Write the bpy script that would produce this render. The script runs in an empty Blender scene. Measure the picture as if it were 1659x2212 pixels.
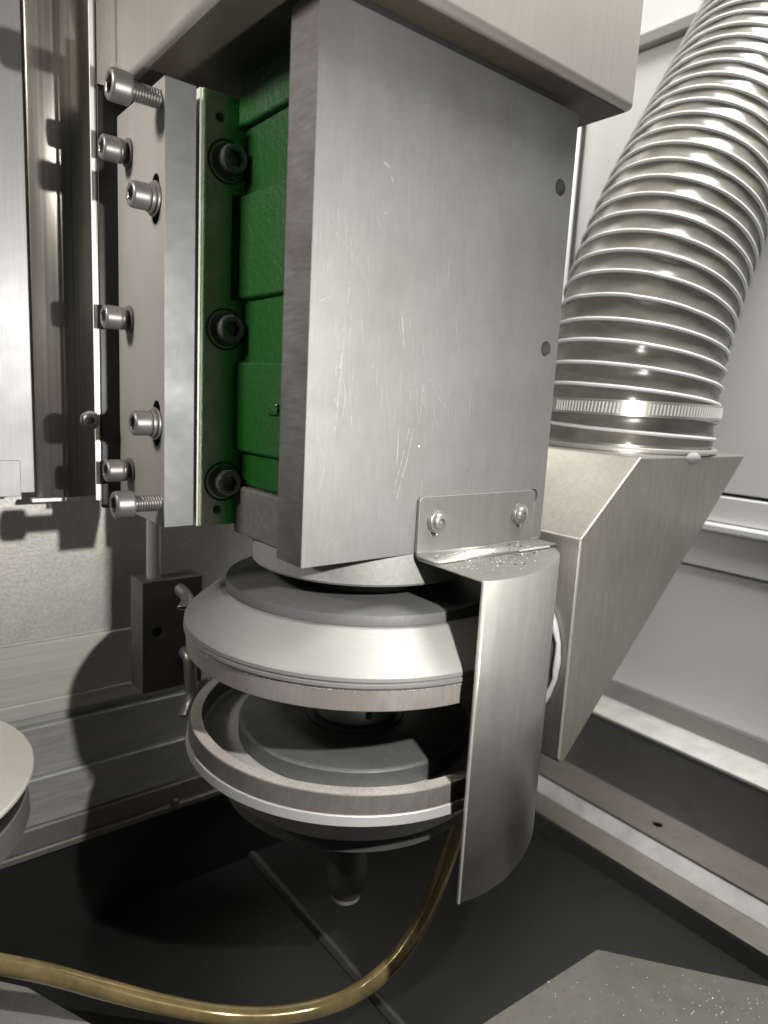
import bpy, bmesh, math, random
from mathutils import Vector, Matrix
R = math.radians
random.seed(7)
S = bpy.context.scene
COL = S.collection

# ------------------------------------------------------------------ camera
CAM = Vector((-.1994, -.3167, .0960))
YAW, PITCH, ROLL, FPX = .8891, -.1640, .0539, 1475.0      # focal length in pixels of a 1659 x 2212 picture
FW = Vector((math.cos(YAW)*math.cos(PITCH), math.sin(YAW)*math.cos(PITCH), math.sin(PITCH)))
RT0 = Vector((math.sin(YAW), -math.cos(YAW), 0)); UP0 = RT0.cross(FW)
RT = math.cos(ROLL)*RT0 + math.sin(ROLL)*UP0
UP = -math.sin(ROLL)*RT0 + math.cos(ROLL)*UP0
cd = bpy.data.cameras.new('camera'); cam = bpy.data.objects.new('camera', cd); COL.objects.link(cam)
m = Matrix.Identity(4)
for i in range(3):
    m[i][0], m[i][1], m[i][2], m[i][3] = RT[i], UP[i], -FW[i], CAM[i]
cam.matrix_world = m
cd.sensor_fit = 'HORIZONTAL'; cd.sensor_width = 36; cd.lens = FPX/1659*36
cd.clip_start = .01; cd.clip_end = 50
cd.dof.use_dof = True; cd.dof.focus_distance = .47; cd.dof.aperture_fstop = 8
S.camera = cam

def at(u, v, X=None, Y=None, Z=None, D=None):
    """photo pixel (1659 x 2212) -> point on the plane X=, Y= or Z=, or at depth D"""
    d = FW + RT*((u-829.5)/FPX) - UP*((v-1106)/FPX)
    if X is not None: k = (X-CAM.x)/d.x
    elif Y is not None: k = (Y-CAM.y)/d.y
    elif Z is not None: k = (Z-CAM.z)/d.z
    else: k = D
    return CAM + k*d

# ------------------------------------------------------------------ light
W = bpy.data.worlds.new('World'); S.world = W; W.use_nodes = True
bg = W.node_tree.nodes['Background']
bg.inputs['Color'].default_value = (1, 1, .95, 1); bg.inputs['Strength'].default_value = .022
def lamp(name, kind, loc, energy, color=(1, 1, 1), size=.1, target=None, size_y=None, spread=None):
    l = bpy.data.lights.new(name, kind); o = bpy.data.objects.new(name, l); COL.objects.link(o)
    o.location = loc; l.energy = energy; l.color = color
    if kind == 'AREA':
        l.shape = 'RECTANGLE'; l.size = size; l.size_y = size_y or size
        if spread: l.spread = R(spread)
    else: l.shadow_soft_size = size
    if target is not None:
        o.rotation_euler = (Vector(target)-Vector(loc)).to_track_quat('-Z', 'Y').to_euler()
    return o
TORCH = Vector((.009, -.262, .113))
t = lamp('inspection_torch', 'SPOT', TORCH, 9.4, (1, .98, .925), .005, (-.10, .29, -.08))
t.data.spot_size = R(166); t.data.spot_blend = 1
lamp('bounce_fill', 'AREA', (-.80, .19, .62), .62, (1, .95, .88), .22, (-.03, .16, .20), .16, 38)  # added fill, stands in for light bounced off the left panel
lamp('ceiling_lamp', 'AREA', (.41, -.28, 1.15), 9.6, (1, .99, .945), .40, (.50, .05, .1), .40, 110)
S.view_settings.view_transform = 'Standard'; S.view_settings.look = 'None'
S.view_settings.exposure = .18; S.view_settings.gamma = 1

# ------------------------------------------------------------------ materials
class NT:
    def __init__(s, name):
        s.m = bpy.data.materials.new(name); s.m.use_nodes = True
        s.t = s.m.node_tree; s.p = s.t.nodes['Principled BSDF']; s.out = s.t.nodes['Material Output']
        s.tc = s.t.nodes.new('ShaderNodeTexCoord').outputs['Object']
    def link(s, a, b): s.t.links.new(a, b)
    def map(s, scale, rot=(0, 0, 0)):
        n = s.t.nodes.new('ShaderNodeMapping'); n.inputs['Scale'].default_value = scale; n.inputs['Rotation'].default_value = rot
        s.link(s.tc, n.inputs['Vector']); return n.outputs[0]
    def noise(s, scale, vec=None, detail=3, rough=.55):
        n = s.t.nodes.new('ShaderNodeTexNoise'); n.inputs['Scale'].default_value = scale
        n.inputs['Detail'].default_value = detail; n.inputs['Roughness'].default_value = rough
        s.link(vec if vec is not None else s.tc, n.inputs['Vector']); return n.outputs['Fac']
    def vor(s, scale, vec=None):
        n = s.t.nodes.new('ShaderNodeTexVoronoi'); n.inputs['Scale'].default_value = scale
        s.link(vec if vec is not None else s.tc, n.inputs['Vector']); return n.outputs
    def ramp(s, fac, lo, hi, a=0., b=1.):
        n = s.t.nodes.new('ShaderNodeMapRange'); n.inputs['From Min'].default_value = lo; n.inputs['From Max'].default_value = hi
        n.inputs['To Min'].default_value = a; n.inputs['To Max'].default_value = b
        s.link(fac, n.inputs['Value']); return n.outputs[0]
    def mul(s, a, b):
        n = s.t.nodes.new('ShaderNodeMath'); n.operation = 'MULTIPLY'; s.link(a, n.inputs[0])
        if isinstance(b, (int, float)): n.inputs[1].default_value = b
        else: s.link(b, n.inputs[1])
        return n.outputs[0]
    def mix(s, fac, a, b):
        n = s.t.nodes.new('ShaderNodeMix'); n.data_type = 'RGBA'
        if isinstance(fac, (int, float)): n.inputs[0].default_value = fac
        else: s.link(fac, n.inputs[0])
        for i, c in ((6, a), (7, b)):
            if isinstance(c, tuple): n.inputs[i].default_value = (*c, 1)
            else: s.link(c, n.inputs[i])
        return n.outputs[2]
    def bump(s, h, strength, dist=.001):
        n = s.t.nodes.new('ShaderNodeBump'); n.inputs['Strength'].default_value = strength; n.inputs['Distance'].default_value = dist
        s.link(h, n.inputs['Height']); s.link(n.outputs[0], s.p.inputs['Normal'])
    def set(s, **k):
        for n, v in k.items():
            n = n.replace('_', ' ')
            if isinstance(v, (int, float)): s.p.inputs[n].default_value = v
            elif isinstance(v, tuple): s.p.inputs[n].default_value = (*v, 1)
            else: s.link(v, s.p.inputs[n])
        return s

RO, ME = .08, .68
def brushed(name, col, rough, metallic=1., grain=(1, 1, 1), gs=60, var=.18, bump=.08, spec=None, blotch=9.):
    """metal with streaks; grain = stretch of the streaks"""
    n = NT(name); st = n.noise(gs, n.map(grain), 4, .6); bl = n.noise(blotch, None, 4, .6)
    lo = tuple(c*(1-var) for c in col); hi = tuple(min(1, c*(1+var)) for c in col)
    c1 = n.mix(n.ramp(st, .3, .7), lo, hi); c2 = n.mix(n.ramp(bl, .35, .68, 0, .55), c1, tuple(c*(1-1.3*var) for c in col))
    rough = min(.62, rough+RO)
    n.set(Base_Color=c2, Metallic=metallic*ME, Roughness=n.ramp(bl, .3, .7, rough*.85, rough*1.18)); n.bump(st, bump, .0004)
    return n
M = {}
# ground steel plate with scratches
n = NT('ground_steel')
st = n.noise(1, n.map((700, 700, 45)), 3); bl = n.noise(13, None, 6, .66); fine = n.noise(260, None, 2)
base = n.mix(n.ramp(st, .3, .7), (.152, .153, .147), (.178, .179, .171)); base = n.mix(n.ramp(bl, .38, .7, 0, .8), base, (.112, .110, .101))
m1 = n.ramp(n.noise(14, n.map((1, 1, .8)), 3), .50, .62); s1 = n.ramp(n.noise(1, n.map((420, 420, 17)), 2), .655, .70)
s2 = n.ramp(n.noise(1, n.map((330, 330, 9), (0, R(14), 0)), 2), .69, .73); s3 = n.ramp(n.noise(1, n.map((260, 260, 12), (0, R(-38), 0)), 2), .715, .74)
sep = n.t.nodes.new('ShaderNodeSeparateXYZ'); n.link(n.tc, sep.inputs[0])
low = n.ramp(sep.outputs[2], .24, .10, .15, 1)                    # handling marks gather on the lower half
k1 = n.mul(n.mul(s1, m1), low); k2 = n.mul(n.mul(s2, n.ramp(n.noise(20), .52, .6)), low); k3 = n.mul(s3, n.ramp(n.noise(16, n.map((1, 1, 1.3))), .5, .6))
sm = n.mul(n.ramp(n.noise(7, n.map((1, 1, .45), (0, R(10), 0)), 6, .7), .52, .72), .35); base = n.mix(sm, base, (.24, .24, .228))
col = n.mix(n.mul(k1, .25), base, (.5, .5, .48)); col = n.mix(n.mul(k2, .3), col, (.5, .5, .48)); col = n.mix(n.mul(k3, .35), col, (.42, .42, .40))
dots = n.ramp(n.vor(75)['Distance'], .055, .03); col = n.mix(n.mul(dots, n.ramp(n.noise(30), .56, .6)), col, (.8, .78, .74))
rust = n.mul(n.ramp(n.vor(42)['Distance'], .06, .03), n.ramp(n.noise(19), .6, .64)); col = n.mix(rust, col, (.24, .12, .05))
n.set(Base_Color=col, Metallic=.35, Roughness=n.ramp(bl, .3, .7, .50, .66)); n.bump(st, .05, .0004); M['plate'] = n.m
# sawn edge of the plate
n = NT('sawn_edge'); st = n.noise(1, n.map((60, 60, 420)), 4, .7); bl = n.noise(22, None, 4)
n.set(Base_Color=n.mix(n.ramp(bl, .42, .7, 0, .8), n.mix(n.ramp(st, .3, .7), (.150, .145, .138), (.225, .218, .208)), (.105, .092, .08)), Metallic=.7, Roughness=.55); n.bump(st, .25, .0006); M['edge'] = n.m
M['mount'] = brushed('milled_steel', (.175, .178, .178), .44, .7, (1, 40, 1.5), 70, .12, .12, blotch=30).m
M['mount_side'] = brushed('dull_milled_steel', (.27, .262, .245), .55, .6, (1, 1, .2), 50, .07, .03).m
M['cover'] = brushed('brushed_stainless', (.42, .40, .365), .36, .92, (22, 22, .35), 30, .07, .05).m
M['guard'] = brushed('guard_stainless', (.25, .246, .23), .32, 1.0, (5, 5, .9), 30, .11, .04, blotch=26).m
M['hood'] = brushed('hood_stainless', (.34, .325, .295), .30, 1.0, (9, 9, .9), 40, .13, .07, blotch=14).m
M['weld'] = brushed('polished_weld', (.58, .565, .53), .30, .9, (1, 1, 1), 500, .15, .3).m
M['mirror'] = brushed('mirror_stainless', (.50, .47, .425), .30, 1.15, (60, 60, .12), 6, .30, .03).m
M['brown_steel'] = brushed('brown_stainless', (.34, .315, .28), .34, .5, (60, 60, .12), 6, .22, .04).m
M['satin'] = brushed('satin_stainless', (.42, .42, .43), .42, .7, (30, 30, .5), 30, .10, .06).m
M['bright'] = brushed('bright_strip', (.88, .88, .86), .4, .35, (1, 1, 1), 60, .05, .02).m
M['screw'] = brushed('zinc_screw', (.21, .203, .19), .34, .95, (1, 1, 1), 120, .16, .05).m
M['dark_screw'] = brushed('black_oxide_screw', (.20, .20, .20), .36, .85, (1, 1, 1), 120, .2, .05).m
M['alu'] = brushed('turned_aluminium', (.212, .21, .20), .46, .5, (1, 1, 40), 60, .06, .05, blotch=30).m
M['band'] = brushed('bright_turned_band', (.46, .46, .44), .42, .5, (1, 1, 40), 60, .05, .05, blotch=30).m
M['grey_disc'] = brushed('grey_steel_disc', (.115, .115, .116), .5, .7, (1, 1, 1), 300, .14, .06, blotch=25).m
M['hub'] = brushed('hub_steel', (.135, .138, .138), .42, .75, (1, 1, 1), 200, .14, .05, blotch=30).m
M['collar'] = brushed('spindle_nose', (.30, .30, .285), .46, .8, (1, 1, 1), 420, .15, .08).m
M['shaft'] = brushed('ground_shaft', (.50, .50, .48), .32, .95, (1, 1, 30), 60, .08, .04).m
M['disc_top'] = brushed('turned_disc', (.60, .575, .53), .42, .75, (60, 6, 1), 14, .05, .03).m
def abrasive(name, a, b, sparkle, sc=900):
    n = NT(name); no = n.noise(sc, None, 3, .7); v = n.vor(sc*.9); big = n.noise(35, None, 3)
    c = n.mix(n.ramp(no, .3, .7), a, b); c = n.mix(n.ramp(big, .4, .7, 0, .5), c, tuple(x*.75 for x in a))
    c = n.mix(n.mul(n.ramp(v['Distance'], .22, .1), sparkle), c, (.85, .85, .86))
    n.set(Base_Color=c, Metallic=.1, Roughness=.62); n.bump(no, .6, .0006); return n.m
M['grit'] = abrasive('abrasive_grit', (.29, .265, .24), (.50, .47, .435), .8)
n = NT('abrasive_side'); st = n.noise(1, n.map((500, 500, 90)), 3, .7); bl = n.noise(30, None, 4)
sep = n.t.nodes.new('ShaderNodeSeparateXYZ'); n.link(n.tc, sep.inputs[0])
c = n.mix(n.ramp(st, .3, .7), (.20, .190, .178), (.245, .235, .220)); c = n.mix(n.ramp(bl, .42, .68, 0, .7), c, (.17, .14, .12))
n.set(Base_Color=c, Metallic=.2, Roughness=.6); n.bump(st, .35, .0005); M['grit_side'] = n.m
n = NT('shaded_rusty_abrasive_side'); st = n.noise(1, n.map((420, 420, 60)), 3, .7); bl = n.noise(26, None, 5, .65)
sep = n.t.nodes.new('ShaderNodeSeparateXYZ'); n.link(n.tc, sep.inputs[0])
c = n.mix(n.ramp(st, .3, .7), (.125, .120, .112), (.158, .152, .142)); c = n.mix(n.ramp(bl, .42, .68, 0, .7), c, (.095, .085, .075))  # base darker than the upper ring: shade from its facing, in the colour
c = n.mix(n.mul(n.ramp(sep.outputs[2], .0425, .0385), n.ramp(bl, .40, .66, 0, .7)), c, (.14, .075, .045))
n.set(Base_Color=c, Metallic=.2, Roughness=.55); n.bump(st, .35, .0005); M['grit_rust_shade'] = n.m
# green paint on a casting
n = NT('green_cast_paint'); o = n.noise(210, None, 4, .6); bl = n.noise(16, None, 4)
n.set(Base_Color=n.mix(n.ramp(bl, .4, .7, 0, .6), (.008, .062, .009), (.004, .034, .006)), Roughness=n.ramp(bl, .3, .7, .3, .48)); n.bump(o, .55, .0015); M['green'] = n.m
n = NT('grey_green_paint'); o = n.noise(330, None, 4, .6); bl = n.noise(28, None, 5, .65)
sep = n.t.nodes.new('ShaderNodeSeparateXYZ'); n.link(n.tc, sep.inputs[0])
worn = n.ramp(sep.outputs[0], -.098, -.088); gr = n.mix(n.ramp(bl, .42, .62), (.42, .52, .30), (.68, .69, .57))
n.set(Base_Color=n.mix(worn, gr, (.09, .50, .09)), Roughness=.40, Metallic=.1); n.bump(o, .8, .0018); M['flange'] = n.m  # grey and green both raised, standing in for missing bounce light
M['raw_cast'] = brushed('bare_casting', (.13, .125, .115), .6, .5, (1, 1, 1), 200, .2, .3).m
def plain(name, col, rough, metallic=0., var=.1, sc=25, bump=.05, spots=None):
    n = NT(name); a = n.noise(sc, None, 5, .6); b = n.noise(sc*18, None, 2)
    c = n.mix(n.ramp(a, .35, .7), col, tuple(x*(1-var) for x in col))
    if spots: c = n.mix(n.mul(n.ramp(n.vor(spots[0])['Distance'], .32, .22), spots[1]), c, spots[2])
    n.set(Base_Color=c, Roughness=n.ramp(a, .3, .7, rough*.85, rough*1.15), Metallic=metallic); n.bump(b, bump, .0005); return n.m
M['white'] = plain('white_enamel', (.80, .80, .785), .38, 0, .05, 4, .02)
M['white_grey'] = plain('grey_enamel', (.30, .295, .27), .5, 0, .1, 8, .03)
M['rubber'] = plain('black_rubber', (.028, .028, .028), .5, 0, .3, 40, .2)
M['pan'] = plain('dark_pan', (.025, .025, .025), .42, .3, .25, 7, .06)
M['rail'] = plain('dirty_rail', (.215, .20, .175), .5, .35, .3, 16, .1, (60, .25, (.12, .11, .1)))
M['chip_plate'] = plain('dusty_plate', (.15, .142, .126), .55, .3, .35, 14, .15, (90, .3, (.09, .085, .075)))
M['strip'] = plain('smudged_white_strip', (.60, .595, .57), .42, .1, .3, 30, .08)
M['rail_dark'] = plain('rail_side', (.10, .10, .095), .5, .3, .25, 12, .1)
M['rail_bright'] = plain('bright_rail_edge', (.72, .715, .69), .42, .25, .12, 60, .1)
M['panel_dark'] = plain('spotted_dark_panel', (.20, .20, .203), .38, .3, .2, 6, .04, (17, .5, (.12, .125, .125)))
n = NT('sparkling_grey_paint'); a = n.noise(420, None, 3, .7); v = n.vor(520); bl = n.noise(14)
c = n.mix(n.ramp(a, .35, .65), (.54, .525, .49), (.68, .665, .62)); c = n.mix(n.mul(n.ramp(v['Distance'], .2, .1), .5), c, (.75, .73, .7)); c = n.mix(n.ramp(bl, .4, .7, 0, .3), c, (.2, .2, .19))
n.set(Base_Color=c, Metallic=.45, Roughness=.42); n.bump(a, .4, .0006); M['wall'] = n.m
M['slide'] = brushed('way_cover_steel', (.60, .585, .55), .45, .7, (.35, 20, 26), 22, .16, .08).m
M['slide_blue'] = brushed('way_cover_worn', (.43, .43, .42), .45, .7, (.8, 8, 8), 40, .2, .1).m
M['block'] = plain('dark_block', (.125, .118, .108), .5, .5, .15, 30, .08)
M['copper'] = brushed('nozzle_tube', (.30, .285, .265), .28, .95, (1, 1, 1), 90, .15, .05).m
M['wire'] = plain('white_coil', (.74, .75, .75), .3, 0, .05, 30, .02)
M['clamp'] = brushed('clamp_band', (.62, .60, .55), .22, 1., (1, 1, 12), 40, .1, .04).m
M['sealant'] = plain('silicone_bead', (.52, .52, .51), .35, 0, .08, 60, .3)
M['underside'] = plain('shaded_underside', (.085, .073, .055), .5, .3, .3, 12, .1)  # dark brown stands in for the shade under the cover box
M['scratch'] = plain('scratch_burr', (.32, .32, .31), .45, .5)
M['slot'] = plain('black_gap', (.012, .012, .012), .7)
# clear grey hose film: tinted see-through with a glossy skin
n = NT('hose_film'); a = n.noise(26, n.map((1, 1, 2)), 4)
n.set(Base_Color=n.mix(n.ramp(a, .35, .7), (.30, .287, .25), (.17, .162, .14)), Roughness=n.ramp(a, .3, .7, .16, .28), Coat_Weight=.25, Coat_Roughness=.17)
n.bump(n.noise(90), .12, .001)
tr = n.t.nodes.new('ShaderNodeBsdfTransparent'); tr.inputs[0].default_value = (.62, .61, .57, 1)
mx = n.t.nodes.new('ShaderNodeMixShader'); mx.inputs[0].default_value = .70
n.link(tr.outputs[0], mx.inputs[1]); n.link(n.p.outputs[0], mx.inputs[2]); n.link(mx.outputs[0], n.out.inputs[0]); M['film'] = n.m
# amber coolant tube
n = NT('amber_tube'); a = n.noise(30, n.map((1.5, .8, 1.2)), 4, .7)
n.set(Base_Color=n.mix(n.ramp(a, .3, .7), (.50, .37, .17), (.27, .22, .10)), Roughness=.16, Metallic=.35, Coat_Weight=.7, Coat_Roughness=.06); M['amber'] = n.m

# ------------------------------------------------------------------ mesh helpers
class G:
    def __init__(s): s.v = []; s.f = []
    def add(s, vs, fs):
        o = len(s.v); s.v += [tuple(v) for v in vs]; s.f += [tuple(i+o for i in f) for f in fs]; return s
    def box(s, x0, x1, y0, y1, z0, z1):
        return s.add([(x, y, z) for z in (z0, z1) for y in (y0, y1) for x in (x0, x1)],
                     [(0, 2, 3, 1), (4, 5, 7, 6), (0, 1, 5, 4), (1, 3, 7, 5), (3, 2, 6, 7), (2, 0, 4, 6)])
    def prism(s, poly, a, b, axis='z'):
        """closed polygon (counter-clockwise) swept from a to b along an axis"""
        n = len(poly)
        def P(p, t): return (p[0], p[1], t) if axis == 'z' else (p[0], t, p[1]) if axis == 'y' else (t, p[0], p[1])
        return s.add([P(p, a) for p in poly]+[P(p, b) for p in poly],
                     [tuple(range(n))[::-1], tuple(range(n, 2*n))]+[(i, (i+1) % n, n+(i+1) % n, n+i) for i in range(n)])
    def strip(s, line, a, b, axis='z'):
        """open polyline swept: one sheet"""
        n = len(line)
        def P(p, t): return (p[0], p[1], t) if axis == 'z' else (p[0], t, p[1]) if axis == 'y' else (t, p[0], p[1])
        return s.add([P(p, a) for p in line]+[P(p, b) for p in line], [(i, i+1, n+i+1, n+i) for i in range(n-1)])
    def lathe(s, prof, c=(0, 0, 0), n=96, rf=None, cap=True):
        vs = []; k = len(prof)
        for i in range(n):
            t = 2*math.pi*i/n
            for j, (r, z) in enumerate(prof):
                rr = rf(j, t, i, r) if rf else r
                vs.append((c[0]+rr*math.cos(t), c[1]+rr*math.sin(t), c[2]+z))
        fs = [(i*k+j, ((i+1) % n)*k+j, ((i+1) % n)*k+j+1, i*k+j+1) for i in range(n) for j in range(k-1)]
        if cap:
            fs.append(tuple(i*k for i in range(n))[::-1]); fs.append(tuple(i*k+k-1 for i in range(n)))
        return s.add(vs, fs)
    def tube(s, pts, rad, n=12, cap=True):
        pts = [Vector(p) for p in pts]; fr = None; vs = []; L = len(pts)
        for i, p in enumerate(pts):
            t = (pts[min(i+1, L-1)]-pts[max(i-1, 0)]).normalized()
            if fr is None: fr = t.orthogonal().normalized()
            fr = (fr-t*fr.dot(t)).normalized(); b = t.cross(fr)
            r = rad(i/(L-1)) if callable(rad) else rad
            for k in range(n):
                a = 2*math.pi*k/n; vs.append(p+fr*(r*math.cos(a))+b*(r*math.sin(a)))
        fs = [(i*n+k, i*n+(k+1) % n, (i+1)*n+(k+1) % n, (i+1)*n+k) for i in range(L-1) for k in range(n)]
        if cap: fs += [tuple(range(n))[::-1], tuple((L-1)*n+k for k in range(n))]
        return s.add(vs, fs)
    def mesh(s, name, mat, smooth=None, shift=(0, 0, 0), recalc=True):
        me = bpy.data.meshes.new(name)
        me.from_pydata([(v[0]-shift[0], v[1]-shift[1], v[2]-shift[2]) for v in s.v], [], s.f)
        if recalc:
            b = bmesh.new(); b.from_mesh(me); bmesh.ops.recalc_face_normals(b, faces=b.faces[:]); b.to_mesh(me); b.free()
        me.materials.append(M[mat])
        if smooth is not None:
            me.polygons.foreach_set('use_smooth', [True]*len(me.polygons)); me.set_sharp_from_angle(angle=R(smooth))
        return me
def thing(name, label, cat, loc=(0, 0, 0), group=None):
    o = bpy.data.objects.new(name, None); COL.objects.link(o); o.location = loc; o.empty_display_size = .02
    o['label'] = label; o['category'] = cat
    if group: o['group'] = group
    return o
def wloc(o):
    v = Vector((0, 0, 0))
    while o: v += o.location; o = o.parent
    return v
def part(name, g, mat, parent, smooth=None, bevel=0, seg=2, thick=0):
    """g is in world coordinates; the part's origin sits at its parent's"""
    me = g.mesh(name, mat, smooth, wloc(parent) if parent else (0, 0, 0), recalc=not thick)
    o = bpy.data.objects.new(name, me); COL.objects.link(o); o.parent = parent
    if thick:
        md = o.modifiers.new('thickness', 'SOLIDIFY'); md.thickness = thick; md.offset = 0
    if bevel:
        md = o.modifiers.new('bevel', 'BEVEL'); md.width = bevel; md.segments = seg; md.limit_method = 'ANGLE'; md.angle_limit = R(40)
        if smooth is None:
            me.polygons.foreach_set('use_smooth', [True]*len(me.polygons)); md.harden_normals = True
    return o
def inst(name, me, parent, loc, rot=None):
    o = bpy.data.objects.new(name, me); COL.objects.link(o); o.parent = parent
    o.location = Vector(loc)-wloc(parent) if rot is None or True else loc
    if rot: o.rotation_euler = rot
    return o
def cut(o, gs):
    """drill real holes"""
    bpy.context.view_layer.update()
    for g in gs:
        me = g.mesh('cutter', 'slot', None, wloc(o)); c = bpy.data.objects.new('cutter', me); COL.objects.link(c); c.location = wloc(o)
        md = o.modifiers.new('hole', 'BOOLEAN'); md.object = c; md.operation = 'DIFFERENCE'; md.solver = 'EXACT'
        mods = list(o.modifiers)
        if len(mods) > 1: o.modifiers.move(len(mods)-1, 0)
        bpy.context.view_layer.update()
        for other in o.modifiers:
            if other != md: other.show_viewport = False
        dg = bpy.context.evaluated_depsgraph_get(); new = bpy.data.meshes.new_from_object(o.evaluated_get(dg))
        o.modifiers.remove(md); o.data = new
        for other in o.modifiers: other.show_viewport = True
        bpy.data.objects.remove(c)
def struct(name, g, mat, **k):
    o = part(name, g, mat, None, **k); o['kind'] = 'structure'; return o
def ring(c, r, n, axis):
    out = []
    for i in range(n):
        t = 2*math.pi*i/n; a, b = r*math.cos(t), r*math.sin(t)
        out.append((c[0]+a, c[1]+b))
    return out

def smoothline(p, k=4):
    out = []
    for i in range(len(p)-1):
        a, b, c, d = p[max(i-1, 0)], p[i], p[i+1], p[min(i+2, len(p)-1)]
        for j in range(k):
            t = j/k; out.append(tuple(.5*(2*b[x]+(c[x]-a[x])*t+(2*a[x]-5*b[x]+4*c[x]-d[x])*t*t+(3*b[x]-a[x]-3*c[x]+d[x])*t**3) for x in range(len(b))))
    return out+[p[-1]]
# ------------------------------------------------------------------ setting
FZ = -.42; WY = .315; WX = .607
# white side wall with steps, facing the spindle
zc = lambda y: at(1659, y, X=WX).z
wall = struct('right_wall', G().box(WX, WX+.03, -.9, WY+.02, zc(1603), zc(1262)), 'white', bevel=.001)
part('wall_panel', G().box(WX-.004, WX+.03, -.9, WY+.02, zc(1255), zc(1172)), 'white', wall, bevel=.0015)
part('wall_ledge', G().box(WX-.013, WX+.03, -.9, WY+.02, zc(1168), zc(1148)), 'white', wall, bevel=.003, seg=3)
part('wall_panel', G().box(WX-.004, WX+.03, -.9, WY+.02, zc(1145), zc(1086)), 'white', wall, bevel=.0015)
part('wall_gap', G().box(WX+.012, WX+.03, -.9, WY+.02, zc(1090), zc(1070)), 'slot', wall)
part('wall_panel', G().box(WX, WX+.03, -.9, WY-.02, zc(1077), at(1455, 85, X=WX).z), 'white', wall, bevel=.002)
z = at(1455, 85, X=WX).z
part('wall_ledge', G().box(WX-.010, WX+.03, -.9, WY+.02, z+.001, z+.016), 'white_grey', wall, bevel=.002)
part('wall_panel', G().box(WX-.003, WX+.03, -.9, WY+.02, z+.018, 1.3), 'white', wall, bevel=.001)
# back wall: grey sparkling paint at the left, white at the right
bw = struct('back_wall', G().box(-.9, .52, WY, WY+.03, at(135, 1371, Y=WY).z, .9), 'wall')
part('lower_wall', G().box(.342, .52, WY, WY+.03, FZ-.03, at(135, 1371, Y=WY).z-.0005), 'pan', bw)
part('wall_panel', G().box(.521, WX+.03, WY, WY+.03, -.6, 1.3), 'white', bw)
part('corner_post', G().box(.575, .597, WY-.022, WY-.001, -.5, 1.2), 'white', bw, bevel=.003)
part('side_strip', G().box(.535, .573, WY-.030, WY-.001, -.3, .52), 'rail', bw, bevel=.002)
# floor pan: two dark sheets meeting in a valley
vx = at(640, 1950, Z=FZ).x
floor = struct('floor', G().box(-1.2, 1.2, -1.2, .6, FZ-.06, FZ-.05), 'pan')
part('pan_sheet', G().prism([(-.9, FZ+.012), (vx-.001, FZ-.004), (vx-.001, FZ-.006), (-.9, FZ+.008)], -.9, .42, 'y'), 'pan', floor)
part('pan_sheet', G().prism([(vx, FZ-.003), (.52, FZ+.001), (.52, FZ-.003), (vx, FZ-.006)], -.9, .42, 'y'), 'pan', floor)
part('pan_fold', G().prism([(vx-.006, FZ-.0035), (vx+.006, FZ-.003), (vx+.002, FZ+.001), (vx-.002, FZ+.001)], -.9, .42, 'y'), 'rail_dark', floor, bevel=.001)

# ------------------------------------------------------------------ way cover below the grey wall
wc = thing('telescopic_way_cover', 'stepped grey steel way cover under the grainy grey wall, striped by the wheel shadow', 'way cover', (0, WY, FZ))
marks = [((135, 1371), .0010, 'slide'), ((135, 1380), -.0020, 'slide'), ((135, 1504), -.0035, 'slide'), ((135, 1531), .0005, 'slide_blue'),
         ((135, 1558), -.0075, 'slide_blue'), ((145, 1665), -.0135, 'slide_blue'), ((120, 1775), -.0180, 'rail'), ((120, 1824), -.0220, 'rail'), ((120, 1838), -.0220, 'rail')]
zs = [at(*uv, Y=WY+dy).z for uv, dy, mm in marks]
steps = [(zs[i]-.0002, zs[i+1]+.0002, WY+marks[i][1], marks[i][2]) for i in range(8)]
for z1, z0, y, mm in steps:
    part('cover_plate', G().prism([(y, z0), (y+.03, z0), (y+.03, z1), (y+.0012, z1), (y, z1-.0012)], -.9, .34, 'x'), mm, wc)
part('cover_skirt', G().box(-.9, .34, WY-.005, WY+.02, FZ-.01, zs[-1]-.0003), 'pan', wc)
for px, py in ((378, 1733),):
    p = at(px, py, Y=WY-.022); me = G().lathe([(.0001, .003), (.003, .0028), (.0042, .001), (.0042, 0)], n=16).mesh('cover_screw', 'screw', 40)
    inst('cover_screw', me, wc, (p.x, WY-.0222, p.z), (R(90), 0, 0))

# ------------------------------------------------------------------ stepped rail in front of the white wall
rl = thing('stepped_rail', 'grey stepped machine bed rail with bright edge strips along the white wall', 'machine rail', (.5, 0, FZ))
X0 = .4500; z1 = -.3955; X1 = .497; z2 = -.378; X2 = .5507; z3 = -.2897
part('rail_foot', G().box(X0, X0+.1, -.9, WY-.002, FZ-.02, z1-.003), 'rail_dark', rl, bevel=.002)
part('lower_tread', G().box(X0, X2+.02, -.9, WY-.002, z1-.003, z1), 'rail', rl, bevel=.0012)
part('bright_edge', G().prism([(X1-.012, z1+.0002), (X1+.004, z1+.0002), (X1+.004, z2-.0017), (X1-.001, z2-.0017)], -.9, WY-.002, 'y'), 'strip', rl, bevel=.0005)  # white colour and slant stand in for torch light on this edge
up = part('upper_tread', G().box(X1-.001, X2+.02, -.9, WY-.002, z2-.0015, z2+.002), 'rail', rl, bevel=.001)
hp = at(1420, 1783, Z=z2)
cut(up, [G().lathe([(.0055, -.01), (.0055, .01)], (hp.x, hp.y, z2), 24)])
part('dark_panel', G().box(X2, X2+.01, -.9, WY-.002, z2+.0022, z3-.004), 'panel_dark', rl)
part('white_edge', G().box(X2-.001, WX-.0005, -.9, WY-.002, z3-.004, z3), 'strip', rl, bevel=.001)
part('grey_band', G().box(WX-.002, WX+.02, -.9, WY-.002, z3+.0005, zc(1603)-.0005), 'white_grey', rl)

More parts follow.
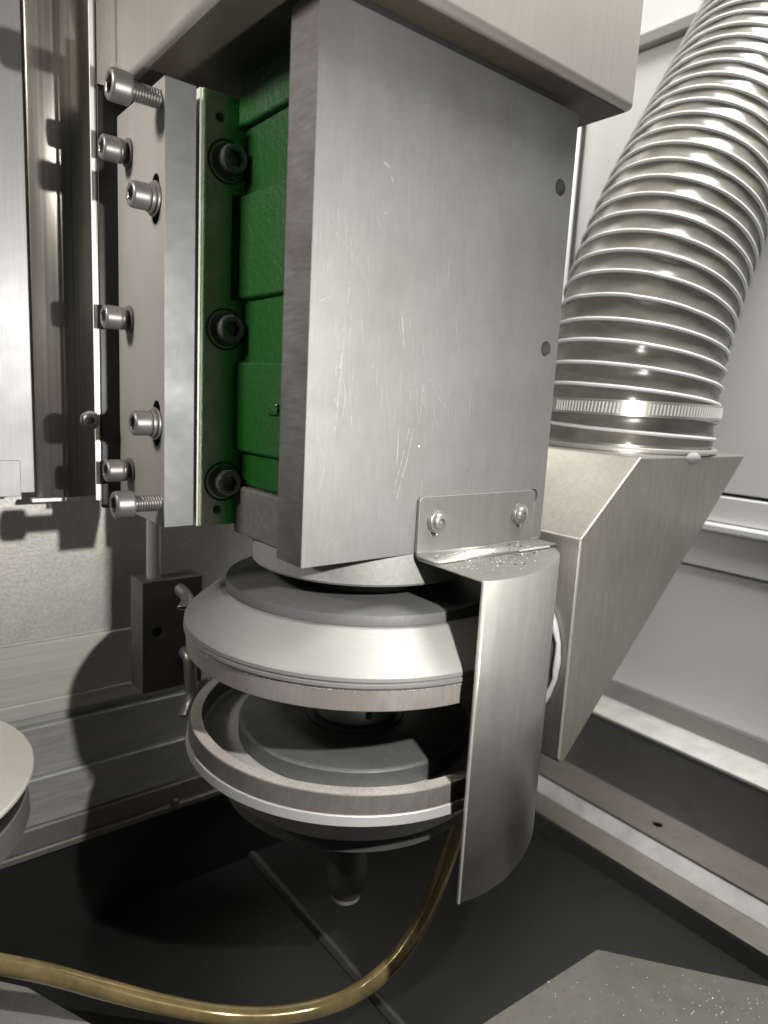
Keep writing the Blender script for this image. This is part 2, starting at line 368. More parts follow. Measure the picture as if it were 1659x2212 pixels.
# near corner plate at the lower right, with chips
pz = -.352
q = [at(1290, 2050, Z=pz), at(1040, 2212, Z=pz), at(800, 2370, Z=pz), at(1700, 2500, Z=pz), at(1800, 2160, Z=pz)]
cp = thing('chip_plate', 'flat grey corner plate dusted with chips beside the stepped rail', 'plate', (q[0].x, q[0].y, pz))
part('plate_sheet', G().prism([(a.x, a.y) for a in q], pz-.004, pz), 'chip_plate', cp, bevel=.0008)
part('plate_skirt', G().prism([(a.x*.9+.1*.30, a.y*.9+.1*-.15) for a in q], FZ-.01, pz-.0042), 'rail_dark', cp)
def chips(name, parent, pts, size, mats='weld'):
    g = G()
    for p in pts:
        s = size*random.uniform(.4, 1.4); a = random.uniform(0, 6.28); e = random.uniform(.3, .8)
        c, d = math.cos(a)*s, math.sin(a)*s
        g.add([(p[0]-c, p[1]-d, p[2]), (p[0]+d*e, p[1]-c*e, p[2]+s*.15), (p[0]+c, p[1]+d, p[2]+s*random.uniform(.1, .7)), (p[0]-d*e, p[1]+c*e, p[2]+s*.3), (p[0], p[1], p[2]-.0001)],
              [(0, 1, 2, 3), (0, 4, 1), (1, 4, 2), (2, 4, 3), (3, 4, 0)])
    o = part(name, g, mats, parent); o['kind'] = 'stuff'; return o
pts = []
for i in range(260):
    u = random.gauss(1560, 190); v = random.gauss(2150, 45)
    if v < 2060+(u-1290)*.22+4 or v < 2050-(u-1290)*.62: continue
    p = at(u, v, Z=pz); pts.append((p.x, p.y, pz+.0002))
chips('metal_chips', cp, pts, .0005, 'rail_bright')
# corner plate at the lower left under the tube
q = [at(-60, 2105, Z=-.40), at(60, 2132, Z=-.40), at(200, 2212, Z=-.40), at(330, 2300, Z=-.40), at(-60, 2400, Z=-.40)]
c2 = thing('tray_plate', 'worn grey tray plate under the end of the amber tube', 'plate', (q[1].x, q[1].y, -.40))
part('plate_sheet', G().prism([(a.x, a.y) for a in q], -.404, -.40), 'wall', c2, bevel=.0008)

# ------------------------------------------------------------------ screws
def knurl(jk):
    return lambda j, t, i, r: r*(1+(.014 if i % 2 else -.014)) if j in jk else r
def hexr(t, ap):
    a = (t % R(60))-R(30); return ap/math.cos(a)
def cap_screw_mesh(name, mat, rad, h, ap, n=72):
    """socket head: axis +Z, seat at z=0, top at z=h"""
    prof = [(rad*.96, 0), (rad, .0006), (rad, h*.16), (rad, h*.22), (rad, h*.80), (rad*.99, h*.84), (rad*.97, h*.93), (rad*.86, h), (ap*1.22, h), (ap, h-.0006), (ap, h*.42), (ap*.15, h*.34)]
    def rf(j, t, i, r):
        if j in (3, 4): return r*(1.012 if i % 2 else .978)
        if j in (9, 10): return hexr(t, ap)
        if j == 11: return r
        return r
    return G().lathe(prof, n=n, rf=rf).mesh(name, mat, 42)
def thread_mesh(name, mat, r, L, pitch=.00175):
    prof = [(r*.8, 0)]; z = 0
    while z < L-pitch:
        prof += [(r*.84, z+pitch*.1), (r, z+pitch*.45), (r, z+pitch*.58), (r*.84, z+pitch*.95)]; z += pitch
    prof += [(r*.8, L)]
    return G().lathe(prof, n=32).mesh(name, mat, 30)
def washer_mesh(name, mat, ri, ro, h, n=48):
    return G().lathe([(ri, 0), (ro*.985, 0), (ro, h*.2), (ro, h*.8), (ro*.985, h), (ri, h)], n=n, cap=False).mesh(name, mat, 40)
HEAD = cap_screw_mesh('socket_head', 'screw', .0090, .0120, .0050)
HEADS = cap_screw_mesh('socket_head_small', 'screw', .0080, .0112, .0042)
HEADD = cap_screw_mesh('black_head', 'dark_screw', .0090, .0105, .0048)
THR = thread_mesh('screw_thread', 'screw', .0056, .0200)
SPRING = washer_mesh('spring_washer', 'screw', .0055, .0088, .0024)
FLAT = washer_mesh('flat_washer', 'screw', .0055, .0108, .0017)
SPRS = washer_mesh('spring_washer_small', 'screw', .005, .0078, .0024)
FLATS = washer_mesh('flat_washer_small', 'screw', .005, .0094, .0017)
TOX = (0, R(-90), 0)         # local +Z to world -X
TOY = (R(90), 0, 0)          # local +Z to world -Y
def screw(name, parent, head, pos, rot, subs=(), spin=0):
    """subs: (name, mesh, offset along the axis)"""
    h = inst(name, head, parent, pos); h.rotation_euler = rot
    for nm, me, off in subs:
        s = bpy.data.objects.new(nm, me); COL.objects.link(s); s.parent = h; s.location = (0, 0, off)
    return h

# ------------------------------------------------------------------ mounting plate at the left with its screws
PX0, PX1, PY0, PY1, PZ0, PZ1 = -.0316, -.0112, .121, .210, .0036, .2805
mp = thing('mounting_plate', 'thick upright milled steel plate with a row of socket screws beside the green casting', 'steel plate', (-.0214, .165, PZ0))
pl = part('plate_body', G().box(PX0, PX1, PY0, PY1, PZ0, PZ1), 'mount', mp, bevel=.0006)
pl.data.materials.append(M['mount_side'])
for f in pl.data.polygons:
    if abs(f.normal.x) > .9: f.material_index = 1
def capsule(y, z, r, L):
    out = []
    for i in range(24):
        t = 2*math.pi*i/24; out.append((y+r*math.cos(t), z+r*math.sin(t)+(L if math.sin(t) > 0 else -L)))
    return out
part('leak_blocker', G().box(-.0446, -.0150, .2104, .2150, .0036, .2985), 'pan', mp, bevel=.0005)  # added dark plate, keeps torch light from leaking onto the wall
slots = [(.1365, .2130), (.1352, .0718)]
cut(pl, [G().prism(capsule(y, z, .0062, .0088), PX0-.004, PX0+.012, 'x') for y, z in slots])
for y, z in ((.186, .2511), (.186, .1417), (.186, .0347)):
    screw('socket_screw', mp, HEADS, (PX0-.0070, y, z), TOX, (('spring_washer', SPRS, -.0026), ('flat_washer', FLATS, -.0070), ('thread', THR, -.012)))
for y, z in slots:
    screw('socket_screw', mp, HEADS, (PX0-.0048, y, z), TOX, (('spring_washer', SPRING, -.0026), ('flat_washer', FLAT, -.0046), ('thread', THR, -.0152)))
for y, z in ((.129, .2690), (.129, .0193)):
    screw('jack_screw', mp, HEAD, (PX0-.0185, y, z), TOX, (('thread', THR, -.0195),))

# ------------------------------------------------------------------ green spindle casting
sp = thing('spindle_housing', 'green painted cast iron spindle housing with black socket screws on its flange', 'spindle housing', (.104, .08, 0))
FX0, FX1, FY, WB = -.0045, .0205, .128, .0250
fl = part('flange', G().box(FX0, .05, FY, FY+.034, .001, .2845), 'flange', sp, bevel=.0015, seg=3)
part('flange_edge', G().box(FX0-.0012, FX0+.0002, FY+.0012, FY+.030, .0015, .284), 'rail_bright', sp)
part('side_wall', G().box(WB, .19, .0275, FY-.0004, .030, .305), 'green', sp, bevel=.003, seg=3)
part('bare_base', G().prism([(.0212, .0276), (.188, .0276), (.188, FY-.001), (.0212, FY-.001)], -.0045, .0298), 'raw_cast', sp, bevel=.002)
# raised pads between the screw pockets
for z0, z1 in ((.266, .304), (.157, .224), (.054, .116)):
    part('pad', G().prism([(FX1+.0012, .0280), (WB+.004, .0280), (WB+.004, FY-.0006), (FX1-.0010, FY-.0006), (FX1+.0004, FY-.012)], z0, z1), 'green', sp, bevel=.0026, seg=4)
part('pad_boss', G().box(FX1-.0012, FX1+.003, .066, .079, .0815, .0900), 'green', sp, bevel=.002, seg=3)
for z in (.2438, .1369, .0324):
    g = G().lathe([(.0118, 0), (.0128, .0007), (.0140, .0008), (.0150, -.001)], n=48, cap=False)
    me = g.mesh('spot_face', 'green', 60)
    b = inst('spot_face', me, sp, (.0134, FY+.0006, z)); b.rotation_euler = TOY
    screw('flange_screw', sp, HEADD, (.0134, FY-.0010, z), TOY, (('washer', washer_mesh('thin_washer', 'dark_screw', .005, .0112, .0016), -.0008),))
cut(fl, [G().prism(ring((x, z), .0029, 20, 'y'), FY-.004, FY+.012, 'y') for x, z in ((.0080, .2700), (.0095, .0125))])
part('fillet', G().strip([(FX1-.0035, FY-.0002), (FX1-.0012, FY-.0010), (FX1+.0002, FY-.0034), (FX1+.0010, FY-.0075)], .157, .224), 'green', sp, smooth=60, thick=.0008)
ax = (.104, .08)
part('spindle_nose', G().lathe([(.0795, .004), (.0812, .002), (.0812, -.0205), (.0800, -.0220), (.040, -.0220)], (*ax, 0), 128), 'collar', sp, 35)

# ------------------------------------------------------------------ front plate
PW, PH, PT = .2095, .2940, .0275
fp = thing('front_plate', 'big scratched ground steel plate closing the front of the spindle housing', 'steel plate', (PW/2, 0, 0))
b = part('plate_body', G().box(0, PW, 0, PT, 0, PH), 'plate', fp, bevel=.0007)
b.data.materials.append(M['edge'])
for f in b.data.polygons:
    if f.normal.x < -.9 or f.normal.z < -.9: f.material_index = 1
cut(b, [G().prism(ring((.1967, z), .0055, 28, 'y'), -.005, .021, 'y') for z in (.2441, .1367, .0316)])
g = G()
def scratch(px, w):
    q = [at(u, v, Y=0) for u, v in px]; k = len(q)
    if k > 2: q = [Vector(v) for v in smoothline([tuple(v) for v in q], 5)]; k = len(q)
    for i in range(k-1):
        a, b_ = q[i], q[i+1]
        if random.random() < .16 and k > 3: continue
        d = (b_-a).normalized(); nn = Vector((-d.z, 0, d.x))*w*random.uniform(.25, .7)
        g.add([(a.x-nn.x, -.00006, a.z-nn.z), (b_.x-nn.x*.6, -.00006, b_.z-nn.z*.6), (b_.x+nn.x*.6, -.00006, b_.z+nn.z*.6), (a.x+nn.x, -.00006, a.z+nn.z)], [(0, 1, 2, 3)])
for px, w in (([(735, 445), (752, 500), (760, 560), (752, 640), (742, 720)], .0004), ([(742, 720), (736, 800), (728, 880), (722, 940)], .0004),
              ([(868, 685), (873, 748)], .0009), ([(862, 700), (868, 735)], .0005), ([(690, 652), (712, 640)], .0004),
              ([(893, 925), (880, 990), (866, 1040), (858, 1076)], .0008), ([(884, 925), (870, 985), (857, 1035), (849, 1068)], .0007),
              ([(915, 830), (910, 880), (903, 920)], .0005), ([(930, 820), (948, 860), (962, 878)], .0005), ([(985, 690), (990, 760)], .0003), ([(815, 470), (835, 520)], .0003),
              ([(700, 470), (770, 560), (800, 640)], .0003), ([(725, 760), (745, 840), (740, 900)], .0004), ([(935, 880), (948, 935)], .0005), ([(1020, 1010), (1010, 1060)], .0003),
              ([(680, 930), (700, 1000), (690, 1060)], .0003), ([(830, 350), (842, 362)], .0016), ([(845, 380), (850, 395)], .0010), ([(705, 1180), (730, 1150)], .0002)):
    scratch(px, w)
for i in range(110):                                                  # clusters of short upright marks
    c = random.choice(((800, 835, 38, 25), (900, 860, 55, 25), (960, 850, 40, 35), (860, 800, 70, 50), (745, 780, 22, 90), (890, 720, 90, 60), (740, 520, 30, 60)))
    u, v = random.gauss(c[0], c[2]), random.gauss(c[1], c[3]); h = random.uniform(8, 55); t = random.uniform(-3, 3)
    if u > 675: scratch([(u, v), (u+t, v+h)], random.uniform(.00012, .00034))
o = part('scratch_marks', g, 'scratch', fp); o['kind'] = 'stuff'
top = thing('top_cover', 'brushed stainless box cover hanging over the steel plate and the casting', 'cover', (.107, .2, .2995))
BX0, BX1, BY0, BZ = -.0305, .2435, -.0205, .2995
part('cover_box', G().box(BX0, BX1, BY0, .262, BZ, .62), 'cover', top, bevel=.0045, seg=4)
part('underside_shade', G().box(BX0+.005, BX1-.005, BY0+.005, .257, BZ-.0008, BZ+.002), 'underside', top)  # added dark sheet, paints the shade below the box
part('rubber_seal', G().prism([(-.004, .001), (.182, .001), (.182, .010), (-.004, .010)], PH+.0002, BZ-.0010), 'rubber', top, bevel=.0008)

# ------------------------------------------------------------------ splash guard
gz = -.0020
sg = thing('splash_guard', 'bent stainless sheet guard screwed to the plate in front of the grinding wheels', 'guard', (.145, -.03, gz))
gb = part('bracket', G().prism([(.0835, gz+.0025), (.1955, gz+.0025), (.1955, .0345), (.1935, .0368), (.0855, .0368), (.0835, .0348)], -.0032, -.0004, 'y'), 'guard', sg, bevel=.0006)
cut(gb, [G().prism(capsule(x, z, .0026, .0022), -.006, .002, 'y') for x, z in ((.0975, .0155), (.1795, .0150))])
# bend and foot of the bracket
fo = part('bracket_foot', G().strip([(-.0018, gz+.0032), (-.0022, gz+.0012), (-.0036, gz+.0004), (-.0200, gz+.0004)], .0840, .2040, 'x'), 'guard', sg, smooth=50, thick=.0022)
plan = [(.0820, -.0620), (.0950, -.0648), (.1080, -.0652), (.1220, -.0640), (.1360, -.0606), (.1500, -.0560), (.1640, -.0495), (.1760, -.0428), (.1870, -.0345), (.1965, -.0245), (.2030, -.0140), (.2055, -.0050)]
arc = smoothline(plan)
part('top_sheet', G().prism(arc+[(.2050, -.0034), (.0842, -.0034)], gz-.0018, gz-.0008), 'guard', sg, bevel=.0004)
GB = -.2064
part('skirt', G().strip(arc, GB, gz-.0010), 'guard', sg, smooth=60, thick=.0014)
part('skirt_hem', G().strip([(.0815, -.0622), (.0829, -.0626)], GB-.0003, gz-.0006), 'weld', sg, thick=.0018)
# weld where the foot meets the sheet
for xa, xb in ((.0855, .1120), (.1620, .1955)):
    g = G(); x = xa; line = []
    while x < xb:
        line.append((x, -.0206+random.uniform(-.0003, .0003), gz+.0004)); x += .0016
    part('weld_bead', g.tube(line, lambda t: .0008+.00025*math.sin(t*60), 8), 'weld', sg, smooth=80)
def button_mesh(name, mat):
    prof = [(.0070, 0), (.0070, .0011), (.0067, .0014), (.0055, .0016), (.0050, .0026), (.0041, .0036), (.0029, .0041), (.0021, .0042), (.0020, .0040), (.0020, .0020), (.0004, .0018)]
    return G().lathe(prof, n=48, rf=lambda j, t, i, r: hexr(t, .0020) if j in (8, 9) else r).mesh(name, mat, 40)
BTN = button_mesh('flange_button', 'screw')
BW = washer_mesh('button_washer', 'screw', .003, .0079, .0012)
for x, z in ((.0985, .0208), (.1788, .0203)):
    screw('button_screw', sg, BTN, (x, -.0046, z), TOY, (('washer', BW, -.0012),))
pts = []
while len(pts) < 190:
    x = random.uniform(.088, .203); y = -random.betavariate(1.6, 2.4)*.062-.004
    yl = max(a[1] for a in arc if abs(a[0]-x) < .02)
    if y < yl+.002: continue
    if random.random() > .35+.65*(x-.08)/.12: continue
    zz = gz+.0018 if y > -.020 else gz-.0006
    pts.append((x, y, zz))
chips('metal_chips', sg, pts[:150], .00075, 'rail_bright')
chips('dark_chips', sg, pts[150:], .0010, 'rubber')

# ------------------------------------------------------------------ grinding wheels on the arbor
GW = 'grinding wheels on the spindle'
uw = thing('grinding_wheel', 'upper cup grinding wheel with a broad silver cone facing up and grit ring below', 'grinding wheel', (*ax, -.084))
part('back_flange', G().lathe([(.045, -.0345), (.0965, -.0345), (.0990, -.0352), (.1002, -.0400), (.1002, -.0415), (.05, -.0415)], (*ax, 0), 128), 'grey_disc', uw, 30)
part('cone_body', G().lathe([(.06, -.0418), (.1040, -.0418), (.1262, -.0605), (.1280, -.0632), (.1282, -.0655), (.1270, -.0658), (.1270, -.0666), (.1286, -.0670), (.1286, -.0690), (.1274, -.0706), (.06, -.0706)], (*ax, 0), 160), 'alu', uw, 22)
part('abrasive_ring', G().lathe([(.1120, -.0708), (.1272, -.0708), (.1266, -.0838), (.1258, -.0845), (.1140, -.0845), (.1130, -.0838), (.1120, -.0708)], (*ax, 0), 160, cap=False), 'grit_side', uw, 30)
g = G()
for i in range(150):                                                  # crust along the joint
    t = R(random.uniform(180, 330)); r = .1275; s = random.uniform(.0003, .0008)
    c, d = math.cos(t), math.sin(t)
    g.add([(ax[0]+c*r-d*s, ax[1]+d*r+c*s, -.0709), (ax[0]+c*r+d*s, ax[1]+d*r-c*s, -.0709), (ax[0]+c*(r+s*.7), ax[1]+d*(r+s*.7), -.0712), (ax[0]+c*r, ax[1]+d*r, -.0709-s)], [(0, 1, 2), (0, 2, 3), (1, 3, 2)])
o = part('dust_crust', g, 'grit', uw); o['kind'] = 'stuff'
lw = thing('grinding_wheel', 'lower cup grinding wheel lying open upwards with a sparkling grit rim', 'grinding wheel', (*ax, -.19))
part('abrasive_ring', G().lathe([(.1148, -.1514), (.1148, -.1396), (.1152, -.1390), (.1232, -.1390), (.1236, -.1394), (.1246, -.1512), (.1148, -.1514)], (*ax, 0), 160, cap=False), 'grit_rust_shade', lw, 30)
part('ring_lining', G().lathe([(.1147, -.1516), (.1147, -.1390)], (*ax, 0), 120, cap=False), 'rail_dark', lw, 40)
part('grit_face', G().lathe([(.1153, -.1391), (.1153, -.1386), (.1231, -.1386), (.1231, -.1391)], (*ax, 0), 160, cap=False), 'grit', lw, 40)
part('cup_body', G().lathe([(.05, -.1570), (.1142, -.1570), (.1144, -.1515), (.1254, -.1515), (.1258, -.1519), (.1266, -.1576), (.1260, -.1584), (.1000, -.1858), (.05, -.1858)], (*ax, 0), 160), 'band', lw, 22)
part('hub_disc', G().lathe([(.03, -.1432), (.0855, -.1432), (.0868, -.1437), (.0884, -.1452), (.0886, -.1568), (.03, -.1568)], (*ax, 0), 128), 'hub', lw, 25)
part('under_flange', G().lathe([(.03, -.1860), (.0975, -.1860), (.0985, -.1868), (.0985, -.1950), (.0970, -.1964), (.03, -.1964)], (*ax, 0), 128), 'grey_disc', lw, 30)
ab = thing('spindle_arbor', 'round ground steel arbor carrying the two grinding wheels, rounded tip below', 'arbor', (*ax, -.305))
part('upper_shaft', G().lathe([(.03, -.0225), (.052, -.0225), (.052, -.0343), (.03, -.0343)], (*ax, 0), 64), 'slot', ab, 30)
part('middle_shaft', G().lathe([(.0315, -.0710), (.0315, -.1405), (.0305, -.1414), (.02, -.1414)], (*ax, 0), 96), 'shaft', ab, 30)
part('clamp_washer', G().lathe([(.0318, -.1416), (.0375, -.1416), (.0380, -.1420), (.0380, -.1430), (.03, -.1430)], (*ax, 0), 96), 'hub', ab, 30)
ka = R(-18); kc = [(math.cos(ka)*u-math.sin(ka)*v+.0943, math.sin(ka)*u+math.cos(ka)*v+.0508) for u, v in ((-.0022, -.003), (.0022, -.003), (.0022, .004), (-.0022, .004))]
part('key_block', G().prism(kc, -.1356, -.1312), 'rubber', ab, bevel=.0004)
part('lower_shaft', G().lathe([(.0140, -.1966), (.0140, -.2680), (.0158, -.2710), (.0164, -.2820), (.0150, -.2960), (.0115, -.3030), (.0085, -.3040)], (*ax, 0), 64), 'hub', ab, 40)
part('shaft_tip', G().lathe([(.0122, -.3018), (.0118, -.3052), (.0090, -.3062)], (*ax, 0), 48), 'weld', ab, 40)

# ------------------------------------------------------------------ suction hood, hose and clamp
HY0, HY1 = -.030, .135
hd = thing('suction_hood', 'folded brushed stainless suction hood tapering down under the ribbed hose', 'suction hood', (.224, .05, -.172))
poly = [(.2180, .0030), (.2850, .0620), (.4640, .0620), (.2260, -.1720), (.2215, -.1735), (.2180, -.1690)]
part('hood_shell', G().prism(poly, HY0, HY1, 'y'), 'hood', hd, bevel=.0018, seg=3)
def seam(a, b, r=.0011): return G().tube([a, ((a[0]+b[0])/2, (a[1]+b[1])/2, (a[2]+b[2])/2), b], r, 8)
part('fold_seam', seam((.2183, HY0+.0005, -.168), (.2183, HY0+.0005, .0025), .0012), 'weld', hd, 60)
part('fold_seam', seam((.2183, HY0+.0005, .0030), (.2850, HY0+.0005, .0615), .0010), 'weld', hd, 60)
part('fold_seam', seam((.2181, HY0+.001, .0030), (.2181, HY1-.002, .0030), .0009), 'weld', hd, 60)
cx, cy, HR = .386, .050, .0765
part('hood_stub', G().lathe([(HR+.0015, .0610), (HR+.0015, .0660), (HR-.002, .0665), (HR-.002, .108)], (cx, cy, 0), 96, cap=False), 'clamp', hd, 40)
pts = [(.2165, .046+.068*math.cos(R(a)), -.092+.068*math.sin(R(a))) for a in range(0, 361, 6)]
part('sealant_bead', G().tube([(p[0]-.0008, p[1]+random.uniform(-.001, .001), p[2]) for p in pts], lambda t: .0024+.0005*math.sin(t*90), 10, False), 'sealant', hd, 60)
part('inlet_pipe', G().add([], []).tube([(.2165, .052, -.072), (.2000, .052, -.072)], .050, 48, False), 'hood', hd, 60)
p = at(1497, 991, Y=HY0)
part('sealant_dab', G().lathe([(.0001, .0012), (.008, .0010), (.0125, .0001)], n=24, cap=False, rf=lambda j, t, i, r: r).add([], []), 'sealant', hd, 60)
dab = hd.children[-1]; dab.location = Vector((p.x, HY0-.0002, p.z+.001))-wloc(hd); dab.rotation_euler = TOY; dab.scale = (1, .34, 1)
dab.data.transform(Matrix.Translation(wloc(hd)))

hose = thing('suction_hose', 'wide clear grey suction hose with white spiral ribs rising from the hood', 'hose', (cx, cy, .066))
cl = [(.386, .066), (.3862, .09), (.388, .120), (.392, .150), (.400, .185), (.4185, .232), (.445, .283), (.480, .337), (.520, .397), (.560, .458), (.625, .560), (.70, .68)]
cl = smoothline(cl, 24)
L = [0]
for a, b_ in zip(cl, cl[1:]): L.append(L[-1]+math.hypot(b_[0]-a[0], b_[1]-a[1]))
def along(s):
    s = max(0, min(L[-1], s)); lo, hi = 0, len(L)-1
    while hi-lo > 1:
        md = (lo+hi)//2
        if L[md] <= s: lo = md
        else: hi = md
    t = (s-L[lo])/(L[hi]-L[lo]); a, b_ = cl[lo], cl[hi]
    c = Vector((a[0]+(b_[0]-a[0])*t, cy, a[1]+(b_[1]-a[1])*t)); i0, i1 = max(lo-6, 0), min(hi+6, len(cl)-1)
    T = Vector((cl[i1][0]-cl[i0][0], 0, cl[i1][1]-cl[i0][1])).normalized()
    return c, T.cross(Vector((0, 1, 0))).normalized()*1, Vector((0, 1, 0))
PITCHW = .0158; S0 = .003; S1 = L[-1]-.01
def hp_(s, a, r):
    c, e, f = along(s); return c+e*(r*math.cos(a))+f*(r*math.sin(a))
NA = 72; rows = []; g = G(); s = S0; NR = int((S1-S0)/(PITCHW/9))
for i in range(NR+1):
    for k in range(NA):
        a = 2*math.pi*k/NA; s = S0+(S1-S0)*i/NR; ph = ((s-S0)/PITCHW-(a-math.pi/2)/(2*math.pi)) % 1
        g.v.append(tuple(hp_(s, a, HR+.0012-.0016*math.sin(math.pi*ph)**.8+.0005*math.sin(a*9+s*170))))
for i in range(NR):
    for k in range(NA): g.f.append((i*NA+k, i*NA+(k+1) % NA, (i+1)*NA+(k+1) % NA, (i+1)*NA+k))
part('hose_wall', g, 'film', hose, 70)
turns = (S1-S0)/PITCHW; g = G(); N = int(turns*72)
g.tube([hp_(S0+PITCHW*i/72, math.pi/2+2*math.pi*i/72, HR+.0016) for i in range(N)], .0016, 10)
part('spiral_rib', g, 'wire', hose, 60)
part('end_cuff', G().lathe([(HR+.0002, .0628), (HR+.0048, .0630), (HR+.0052, .0648), (HR+.0040, .0668), (HR+.0002, .0670)], (cx, cy, 0), 96, cap=False), 'weld', hose, 50)
ck = thing('hose_clamp', 'slotted stainless band clamp tightened round the foot of the ribbed hose', 'hose clamp', (cx, cy, .099))
part('band', G().lathe([(HR+.0030, .0925), (HR+.0046, .0927), (HR+.0046, .1055), (HR+.0030, .1057)], (cx, cy, 0), 128, cap=False), 'clamp', ck, 40)
me = G().prism([(-.0005, -.0042), (.0004, -.0042), (.0011, .0042), (.0002, .0042)], -.0004, .0004, 'x').mesh('band_slot', 'rail_dark')
me = G().add([(0, -.0006, -.0044), (0, .0005, -.0044), (0, .0013, .0044), (0, .0002, .0044), (.0007, -.0006, -.0044), (.0007, .0005, -.0044), (.0007, .0013, .0044), (.0007, .0002, .0044)],
             [(0, 1, 2, 3), (7, 6, 5, 4), (0, 4, 5, 1), (1, 5, 6, 2), (2, 6, 7, 3), (3, 7, 4, 0)]).mesh('band_tooth', 'bright')
for i in range(84):
    a = R(165+i*2.2); o = inst('band_tooth', me, ck, (cx+math.cos(a)*(HR+.0043), cy+math.sin(a)*(HR+.0043), .0991)); o.rotation_euler = (0, 0, a)

# ------------------------------------------------------------------ stainless door panel at the upper left
PYL = .2125
sd = thing('stainless_panel', 'tall polished stainless sheet panel folded upright beside the row of screws', 'panel', (-.08, PYL, .012))
pb = .0135
DK = (.278-CAM.y)/(PYL-CAM.y)                     # the sheets stand deeper than the edge strip, close to the grey wall
deep = lambda x, y, z=0: (CAM.x+(x-CAM.x)*DK, CAM.y+(y-CAM.y)*DK, CAM.z+(z-CAM.z)*DK)
def dbox(x0, x1, y0, y1, z0, z1):
    a_, b_ = deep(x0, y0, z0), deep(x1, y1, z1); return G().box(a_[0], b_[0], a_[1], b_[1], a_[2], b_[2])
part('left_sheet', dbox(-.45, -.0895, PYL+.004, PYL+.007, pb+.003, .7), 'satin', sd, bevel=.0008)
fold = [(-.0880+.0400*t, PYL+.0060-.0080*math.sin(math.pi*(.05+.90*t))**.55) for t in [i/36 for i in range(37)]]
part('folded_sheet', G().strip([deep(x, y)[:2] for x, y in fold], deep(0, 0, pb-.0005)[2], .7), 'mirror', sd, smooth=70, thick=.0012)
part('corner_plate', dbox(-.45, at(46, 1030, Y=PYL).x, PYL+.0016, PYL+.0038, pb+.001, at(30, 995, Y=PYL).z), 'satin', sd, bevel=.0006)
part('bottom_lip', dbox(-.092, -.060, PYL+.001, PYL+.008, pb-.0036, pb-.0010), 'bright', sd)
part('edge_strip', G().box(-.0486, -.0462, PYL-.0006, PYL+.0012, pb-.004, .7), 'bright', sd)
part('edge_strip', G().box(-.0458, -.0448, PYL+.0004, PYL+.0020, pb-.004, .7), 'mirror', sd)
part('strip_standoff', G().box(-.0478, -.0466, PYL+.0013, .2765, .640, .660), 'mirror', sd)
p = at(196, 908, Y=PYL-.003)
screw('button_screw', sd, BTN, (p.x, PYL-.0010, p.z), TOY)
sd.children[-1].scale = (.62, .62, .9)

# ------------------------------------------------------------------ nozzle block behind the wheels
nb = thing('nozzle_block', 'dark square block with two flattened coolant nozzles behind the upper wheel', 'nozzle block', (.02, .25, -.165))
NY = .238
bk = part('block_body', G().box(-.0055, .0480, NY, NY+.030, -.166, -.0665), 'block', nb, bevel=.001)
hp = at(340, 1366, Y=NY)
cut(bk, [G().prism(ring((hp.x, hp.z), .0040, 20, 'y'), NY-.004, NY+.015, 'y')])
part('hanger_rod', G().tube([(.0085, NY+.012, -.0670), (.0085, NY+.012, .06), (.0085, NY+.012, .20)], .0060, 24), 'shaft', nb, 60)
def nozzle(pts, w0, ax_=(1, 0, 0), wide=.45):
    """round tube flattening towards its end"""
    pts = [Vector(p) for p in smoothline([tuple(p) for p in pts], 6)]; n = 20; g = G(); Ln = len(pts)
    for i, p in enumerate(pts):
        t = (pts[min(i+1, Ln-1)]-pts[max(i-1, 0)]).normalized(); side = Vector(ax_); side = (side-t*side.dot(t)).normalized(); b = t.cross(side)
        f = max(0, (i/(Ln-1)-.6)/.4); f = f*f*(3-2*f); ra = w0*(1+wide*f); rb = w0*(1-.68*f)
        for k in range(n):
            a = 2*math.pi*k/n; g.v.append(tuple(p+side*(ra*math.cos(a))+b*(rb*math.sin(a))))
    for i in range(Ln-1):
        for k in range(n): g.f.append((i*n+k, i*n+(k+1) % n, (i+1)*n+(k+1) % n, (i+1)*n+k))
    return g
a = at(389, 1272, Y=NY); e = at(402, 1314, Y=NY-.030)
part('upper_nozzle', nozzle([(a.x, NY+.002, a.z), (a.x+.001, NY-.014, a.z-.005), tuple(e)], .0050, (1, -.5, 0), .5), 'copper', nb, 60, thick=.0008)
a = at(398, 1408, Y=NY); e = at(392, 1548, Y=NY-.022)
part('lower_nozzle', nozzle([(a.x, NY+.002, a.z), (a.x+.0005, NY-.009, a.z-.003), (a.x+.0005, NY-.013, a.z-.020), (a.x, NY-.015, a.z-.035), tuple(e)], .0050, (.3, -1, .2), .1), 'copper', nb, 60, thick=.0008)
p = at(428, 1487, Y=NY+.01)
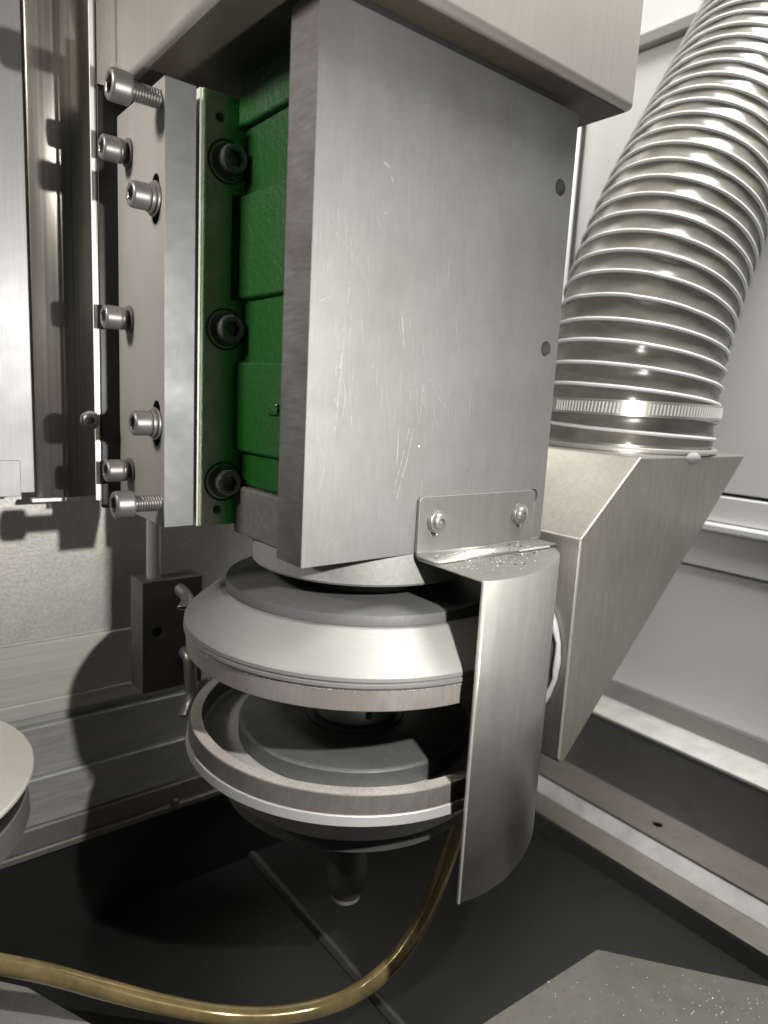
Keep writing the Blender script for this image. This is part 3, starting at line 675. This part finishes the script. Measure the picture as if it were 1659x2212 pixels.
part('hose_fitting', G().tube([(p.x-.004, NY+.01, p.z-.003), (p.x+.010, NY+.01, p.z+.002)], .0052, 16), 'copper', nb, 50)

# ------------------------------------------------------------------ second disc at the left
dz = -.140
dc = at(-390, 1716, Z=dz); de = at(48, 1706, Z=dz); dr = (Vector((de.x, de.y))-Vector((dc.x, dc.y))).length
td = thing('turned_disc', 'pale brushed round disc on a polished hub in front of the grey way cover', 'disc', (dc.x, dc.y, dz-.05))
part('disc_plate', G().lathe([(.001, 0), (dr-.0006, 0), (dr, -.0006), (dr, -.0026), (dr-.0006, -.003), (.001, -.003)], (dc.x, dc.y, dz), 160), 'disc_top', td, 30)
part('gap_ring', G().lathe([(dr-.034, -.0032), (dr-.034, -.0165)], (dc.x, dc.y, dz), 96), 'rubber', td, 30)
part('hub_rim', G().lathe([(dr-.035, -.0166), (dr-.006, -.0166), (dr-.004, -.0176), (dr-.0030, -.0330), (dr-.008, -.0380), (dr-.030, -.0480), (.02, -.0485)], (dc.x, dc.y, dz), 160), 'screw', td, 25)
part('shade_ring', G().lathe([(dr-.0335, -.0158), (dr-.0045, -.0160)], (dc.x, dc.y, dz), 120, cap=False), 'slot', td, 30)  # added black annulus, paints the disc plate's shadow on the rim
part('hub_post', G().lathe([(.018, -.0486), (.018, FZ-dz+.01)], (dc.x, dc.y, dz), 48), 'shaft', td, 30)

# ------------------------------------------------------------------ amber coolant tube
ct = thing('coolant_tube', 'bent amber coolant tube sweeping over the dark floor below the wheels', 'tube', tuple(at(700, 2170, D=.53)))
pp = [(1035, 1560, .60), (1018, 1680, .59), (985, 1800, .58), (950, 1900, .57), (905, 2000, .56), (845, 2085, .55), (770, 2145, .545), (690, 2178, .54), (590, 2195, .53), (480, 2193, .52), (360, 2172, .515), (230, 2138, .51), (110, 2105, .505), (0, 2082, .50), (-120, 2060, .495)]
pts = [tuple(at(u, v, D=d)) for u, v, d in pp]
part('tube_body', G().tube(smoothline(pts, 6), .0069, 20), 'amber', ct, 60)
